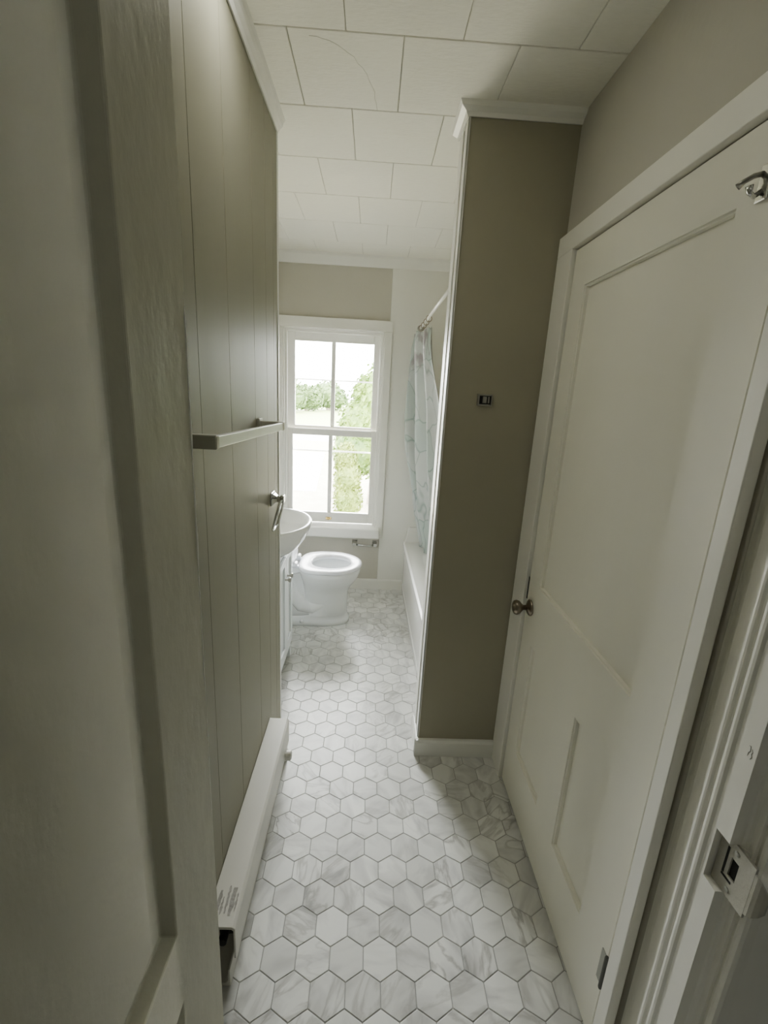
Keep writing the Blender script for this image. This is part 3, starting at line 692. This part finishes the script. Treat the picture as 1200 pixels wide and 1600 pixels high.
# ------------------------------------------------------------------ tub, rod, curtain
def tub():
    t = thing('bathtub', 'white alcove bathtub along the right wall behind the dark end wall', 'bathtub', (.29, 2.56, 0))
    t.rotation_euler.z = 0
    def X(y): return .281+(2.95-y)*.0155
    y0, y1, xr = 1.79, 3.326, .995
    bm = B(); rows = []
    for k in range(2):
        y = (y0, y1)[k]; x = X(y)
        rows.append([(x+.012, y, 0), (x+.012, y, .02), (x+.008, y, .05), (x+.014, y, .06), (x+.014, y, .32), (x+.004, y, .36), (x, y, .375), (x, y, .392), (x+.010, y, .402), (x+.085, y, .402), (x+.3, y, .402)])
    A = [[bm.verts.new(p) for p in r] for r in rows]
    for i in range(len(A[0])-1): bm.faces.new((A[0][i], A[0][i+1], A[1][i+1], A[1][i]))
    part('apron', bm, M['acrylic'], t)
    bm = B(); cx, cy = (.30+xr)/2, (y0+y1)/2; hx, hy = (xr-.292)/2, (y1-y0)/2
    rings = [oval(cx+.004, cy, .4025, hx-.012, hy-.002, 64, 16), oval(cx+.01, cy, .4035, hx-.075, hy-.09, 64, 5), oval(cx+.01, cy, .395, hx-.09, hy-.105, 64, 4.5), oval(cx+.01, cy, .20, hx-.12, hy-.15, 64, 4), oval(cx+.01, cy, .09, hx-.16, hy-.22, 64, 3.5), oval(cx+.01, cy, .075, hx-.24, hy-.32, 64, 3)]
    ring_loft(bm, rings, False, True); part('basin', bm, M['acrylic'], t, smooth=True)
    bm = B(); prism(bm, [(.292, .385), (.286, .405), (.292, .43), (.30, .50), (.31, .52), (.98, .52), (.98, .385)], 'y', y1-.035, y1)
    part('end_flange', bm, M['acrylic'], t, bevel=.008, seg=3)
    bm = B(); tube(bm, [(.30, 3.328, 1.925), (.30, 1.787, 1.928)], .008, 16)
    r = thing('shower_curtain_rod', 'white metal shower curtain rod above the tub', 'curtain rod', (.30, 2.56, 1.925))
    part('rod', bm, M['trim'], r, smooth=True)
    bm = B(); lathe(bm, [(0, .022), (.008, .021), (.014, .013), (.018, .0085)], (.30, 3.329, 1.925), (0, -1, 0), 20); p = part('end_flange', bm, M['nickel'], r, smooth=True)
    # curtain
    t = thing('shower_curtain', 'white leaf-printed shower curtain bunched at the window end of the rod', 'curtain', (.30, 2.95, 1.9))
    bm = B(); uvl = bm.loops.layers.uv.new('UVMap'); nv = 64; G = []
    def lerp(tab, z):
        for (za, a), (zc, c) in zip(tab, tab[1:]):
            if z >= zc or (zc, c) == tab[-1]:
                k = max(0, min(1, (z-za)/(zc-za))); k = k*k*(3-2*k)*.5+k*.5
                return tuple(p+(q-p)*k for p, q in zip(a, c))
    # x of: wall end, outer lobe tip, inner crease, crisp front edge, mid panel, next crease, near hem edge; then y of each
    YS = (3.30, 3.20, 3.15, 3.08, 2.98, 2.93, 2.87, 2.80)
    TAB = [(1.88, (.310, .250, .330, .250, .318, .285, .325, .312)), (1.78, (.310, .236, .345, .247, .330, .285, .330, .315)), (1.34, (.320, .220, .375, .278, .365, .345, .400, .415)),
           (1.17, (.325, .229, .385, .287, .380, .360, .420, .440)), (.75, (.350, .316, .385, .338, .430, .40, .455, .468)), (.40, (.41, .392, .45, .412, .48, .45, .49, .48)), (.27, (.43, .41, .46, .43, .49, .46, .50, .49))]
    SUB = 8
    for j in range(nv+1):
        v = j/nv; z = 1.88-v*1.575; X = lerp(TAB, z); row = []
        P = [Vector((x, y, 0)) for x, y in zip(X, YS)]; n = len(P)
        for i in range(n-1):
            p0, p1, p2, p3 = P[max(i-1, 0)], P[i], P[i+1], P[min(i+2, n-1)]
            for k in range(SUB+(1 if i == n-2 else 0)):
                t_ = k/SUB; q = .5*((2*p1)+(p2-p0)*t_+(2*p0-5*p1+4*p2-p3)*t_**2+(3*p1-p0-3*p2+p3)*t_**3)
                u = (i+t_)/(n-1)
                w_ = .004*math.sin(u*38+z*3)*min(1, v*4)
                row.append((bm.verts.new((q.x+w_, q.y, z-.012*(1-v)*abs(math.sin(u*pi*5)))), (u*1.1, 1-v)))
        G.append(row)
    for j in range(nv):
        for i in range(len(G[0])-1):
            q = [G[j][i], G[j][i+1], G[j+1][i+1], G[j+1][i]]
            f = bm.faces.new([a[0] for a in q])
            for l, a in zip(f.loops, q): l[uvl].uv = a[1]
    part('curtain_sheet', bm, M['curtain'], t, smooth=True)
    # rings holding the curtain on the rod
    for k in range(4):
        y = 3.25-.14*k
        bm = B(); R = .016; n = 20
        tube(bm, [(.30+R*sin(2*pi*i/n), y+.004*sin(4*pi*i/n), 1.917+R*1.1*cos(2*pi*i/n)) for i in range(n+1)], .0025, 8)
        p = part('curtain_ring', bm, M['bronze'], t, smooth=True); p['label'] = 'metal curtain ring'
tub()

# ------------------------------------------------------------------ outdoors
GZ = -3.4
def outside():
    bm = B(); box(bm, -60, 60, 3.7, 130, GZ-.2, GZ)
    tag(recenter(obj('ground', bm, M['lawn']), (0, 30, GZ)), 'bleached beige yard outside the window', 'yard', kind='structure')
    bm = B(); prism(bm, [(-60, 62), (60, 62), (60, 125), (-60, 125)], 'z', GZ, GZ+.02)
    tag(recenter(obj('field', bm, M['field']), (0, 90, GZ)), 'pale green field beyond the road outside', 'field', kind='structure')
    bm = B(); prism(bm, [(-60, 44), (60, 44), (60, 61), (-60, 61)], 'z', GZ, GZ+.02)
    tag(recenter(obj('road', bm, M['concrete']), (0, 52, GZ)), 'bright pale road outside the window', 'road', kind='structure')
    bm = B(); prism(bm, [(-12, 22), (-2.6, 22), (-3.6, 36), (-14, 36)], 'z', GZ, GZ+.02)
    tag(recenter(obj('driveway', bm, M['concrete']), (-7, 29, GZ)), 'sunlit white driveway at lower left of the window view', 'driveway', kind='structure')
    def leaves(bm, blobs, n, size, rr):
        for _ in range(n):
            c, r = rr.choice(blobs)
            d = Vector((rr.gauss(0, 1), rr.gauss(0, 1), rr.gauss(0, 1))).normalized()*rr.uniform(.72, 1.04)
            p = Vector((c[0]+d.x*r[0], c[1]+d.y*r[1], c[2]+d.z*r[2]))
            nrm = Vector((rr.gauss(0, 1), rr.gauss(0, 1), rr.gauss(0, 1)+.5)).normalized(); a = nrm.orthogonal().normalized(); b = nrm.cross(a)
            s = size*rr.uniform(.6, 1.3)
            bm.faces.new([bm.verts.new(p+a*s), bm.verts.new(p+b*s*.5), bm.verts.new(p-a*s), bm.verts.new(p-b*s*.5)])
    def core(bm, blobs, k=.86):
        for c, r in blobs:
            m = Matrix.Translation(c) @ Matrix.Diagonal((r[0]*k, r[1]*k, r[2]*k, 1))
            bmesh.ops.create_icosphere(bm, subdivisions=2, radius=1, matrix=m)
    def tree(name, label, blobs, trunk, mat, n, size, seed, group=None, cat='tree'):
        rr = random.Random(seed); t = thing(name, label, cat, (trunk[0], trunk[1], GZ), group)
        bm = B(); core(bm, blobs); leaves(bm, blobs, n, size, rr); part('foliage', bm, mat, t)
        bm = B(); top = min(c[2] for c, r in blobs)
        tube(bm, [(trunk[0], trunk[1], GZ), (trunk[0]+.04, trunk[1], (GZ+top)/2), (trunk[0]-.03, trunk[1], top+.3)], [trunk[2]*1.3, trunk[2], trunk[2]*.7], 10); part('trunk', bm, M['bark'], t, smooth=True)
    tree('tree', 'large sunlit green tree filling the right window panes', [((.7, 20, .9), (1.6, 1.4, 2.1)), ((-.2, 20, .2), (1.25, 1.2, 1.2)), ((-.6, 19.8, -1.0), (1.1, 1.1, 1.1)), ((.6, 20, -1.2), (1.3, 1.2, 1.3)), ((-.05, 20, 1.4), (.75, .8, .8))], (.1, 20, .16), M['leaf_near'], 5200, .12, 5)
    tree('tall_shrub', 'yellow-green columnar shrub low in the right window panes', [((-.85, 17, -1.7), (.52, .5, .9)), ((-.80, 17, -2.5), (.56, .5, .9)), ((-.9, 17, -1.0), (.42, .4, .6))], (-.85, 17, .07), M['leaf_hedge'], 3200, .08, 9, cat='shrub')
    k = 0
    for x, y, h, r, lab in ((-17.5, 92, 7.4, 4.6, 'hazy tree on the horizon at far left of the window view'), (-10.2, 108, 6.6, 4.6, 'hazy tree on the horizon beside the window muntin'), (-14, 100, 5.6, 3.4, 'low hazy tree between two taller horizon trees')):
        tree('distant_tree', lab, [((x, y, GZ+h*.55), (r*.8, r*.7, h*.45)), ((x+r*.35, y, GZ+h*.4), (r*.65, r*.6, h*.36)), ((x-r*.35, y, GZ+h*.45), (r*.65, r*.6, h*.4))], (x, y, .4), M['leaf_far'], 1800, .45, 20+k, 'horizon trees'); k += 1
    tree('distant_tree', 'hazy tree line behind the large sunlit tree', [((-1, 116, GZ+4), (5, 3, 4.2)), ((5, 116, GZ+4.4), (5, 3, 4.4))], (1, 116, .4), M['leaf_far'], 1800, .45, 31, 'horizon trees')
outside()

# ------------------------------------------------------------------ light
w = bpy.data.worlds.new('World'); bpy.context.scene.world = w; w.use_nodes = True
nt = w.node_tree; bg = nt.nodes['Background']
sky = N(nt, 'ShaderNodeTexSky'); sky.sky_type = 'HOSEK_WILKIE'; sky.turbidity = 9; sky.ground_albedo = .5
sky.sun_direction = Vector((.35, -.55, .75)).normalized()
mix = N(nt, 'ShaderNodeMix', data_type='RGBA'); mix.inputs['Factor'].default_value = .8; mix.inputs['B'].default_value = (1, 1, .98, 1)
nt.links.new(sky.outputs[0], mix.inputs['A']); nt.links.new(mix.outputs['Result'], bg.inputs[0])
bg.inputs[1].default_value = 9.0
def lamp(name, kind, loc, rot, energy, col=(1, 1, 1), **kw):
    l = bpy.data.lights.new(name, kind); l.energy = energy; l.color = col
    for k, v in kw.items(): setattr(l, k, v)
    o = bpy.data.objects.new(name, l); o.location = loc; o.rotation_euler = rot; C.objects.link(o); return o
p = lamp('window_portal', 'AREA', (-.285, 3.49, 1.2), (radians(-90), 0, 0), 1, shape='RECTANGLE', size=.70, size_y=1.42)
p.data.cycles.is_portal = True
lamp('hall_fill', 'AREA', (.1, -.7, 2.25), (radians(25), 0, 0), .07, (1, .98, .93), shape='DISK', size=.5)  # unseen fill light added behind the camera to lift the foreground

lamp('passage_fill', 'AREA', (-.24, 1.15, 2.335), (0, 0, 0), .26, (1, .99, .88), shape='DISK', size=.16)  # added fill under the ceiling, no fixture, brightens closet door and right wall

# ------------------------------------------------------------------ camera
cam = bpy.data.cameras.new('camera'); co = bpy.data.objects.new('camera', cam); C.objects.link(co)
cam.sensor_fit = 'AUTO'; cam.sensor_width = 36; cam.lens = 716.81/1600*36; cam.clip_start = .02; cam.clip_end = 500
p_, yw, ro = radians(14.7336), radians(2.0361), radians(-3.0705)
F = Vector((sin(yw)*cos(p_), cos(yw)*cos(p_), -sin(p_))); Rr = Vector((cos(yw), -sin(yw), 0)); Dn = F.cross(Rr)
r2 = cos(ro)*Rr+sin(ro)*Dn; d2 = -sin(ro)*Rr+cos(ro)*Dn
m = Matrix((r2, -d2, -F)).transposed().to_4x4(); m.translation = (0, 0, 1.5)
co.matrix_world = m
sc = bpy.context.scene; sc.camera = co
sc.view_settings.view_transform = 'AgX'; sc.view_settings.look = 'None'; sc.view_settings.exposure = 3.15
sc.cycles.max_bounces = 16; sc.cycles.diffuse_bounces = 10; sc.cycles.transparent_max_bounces = 12
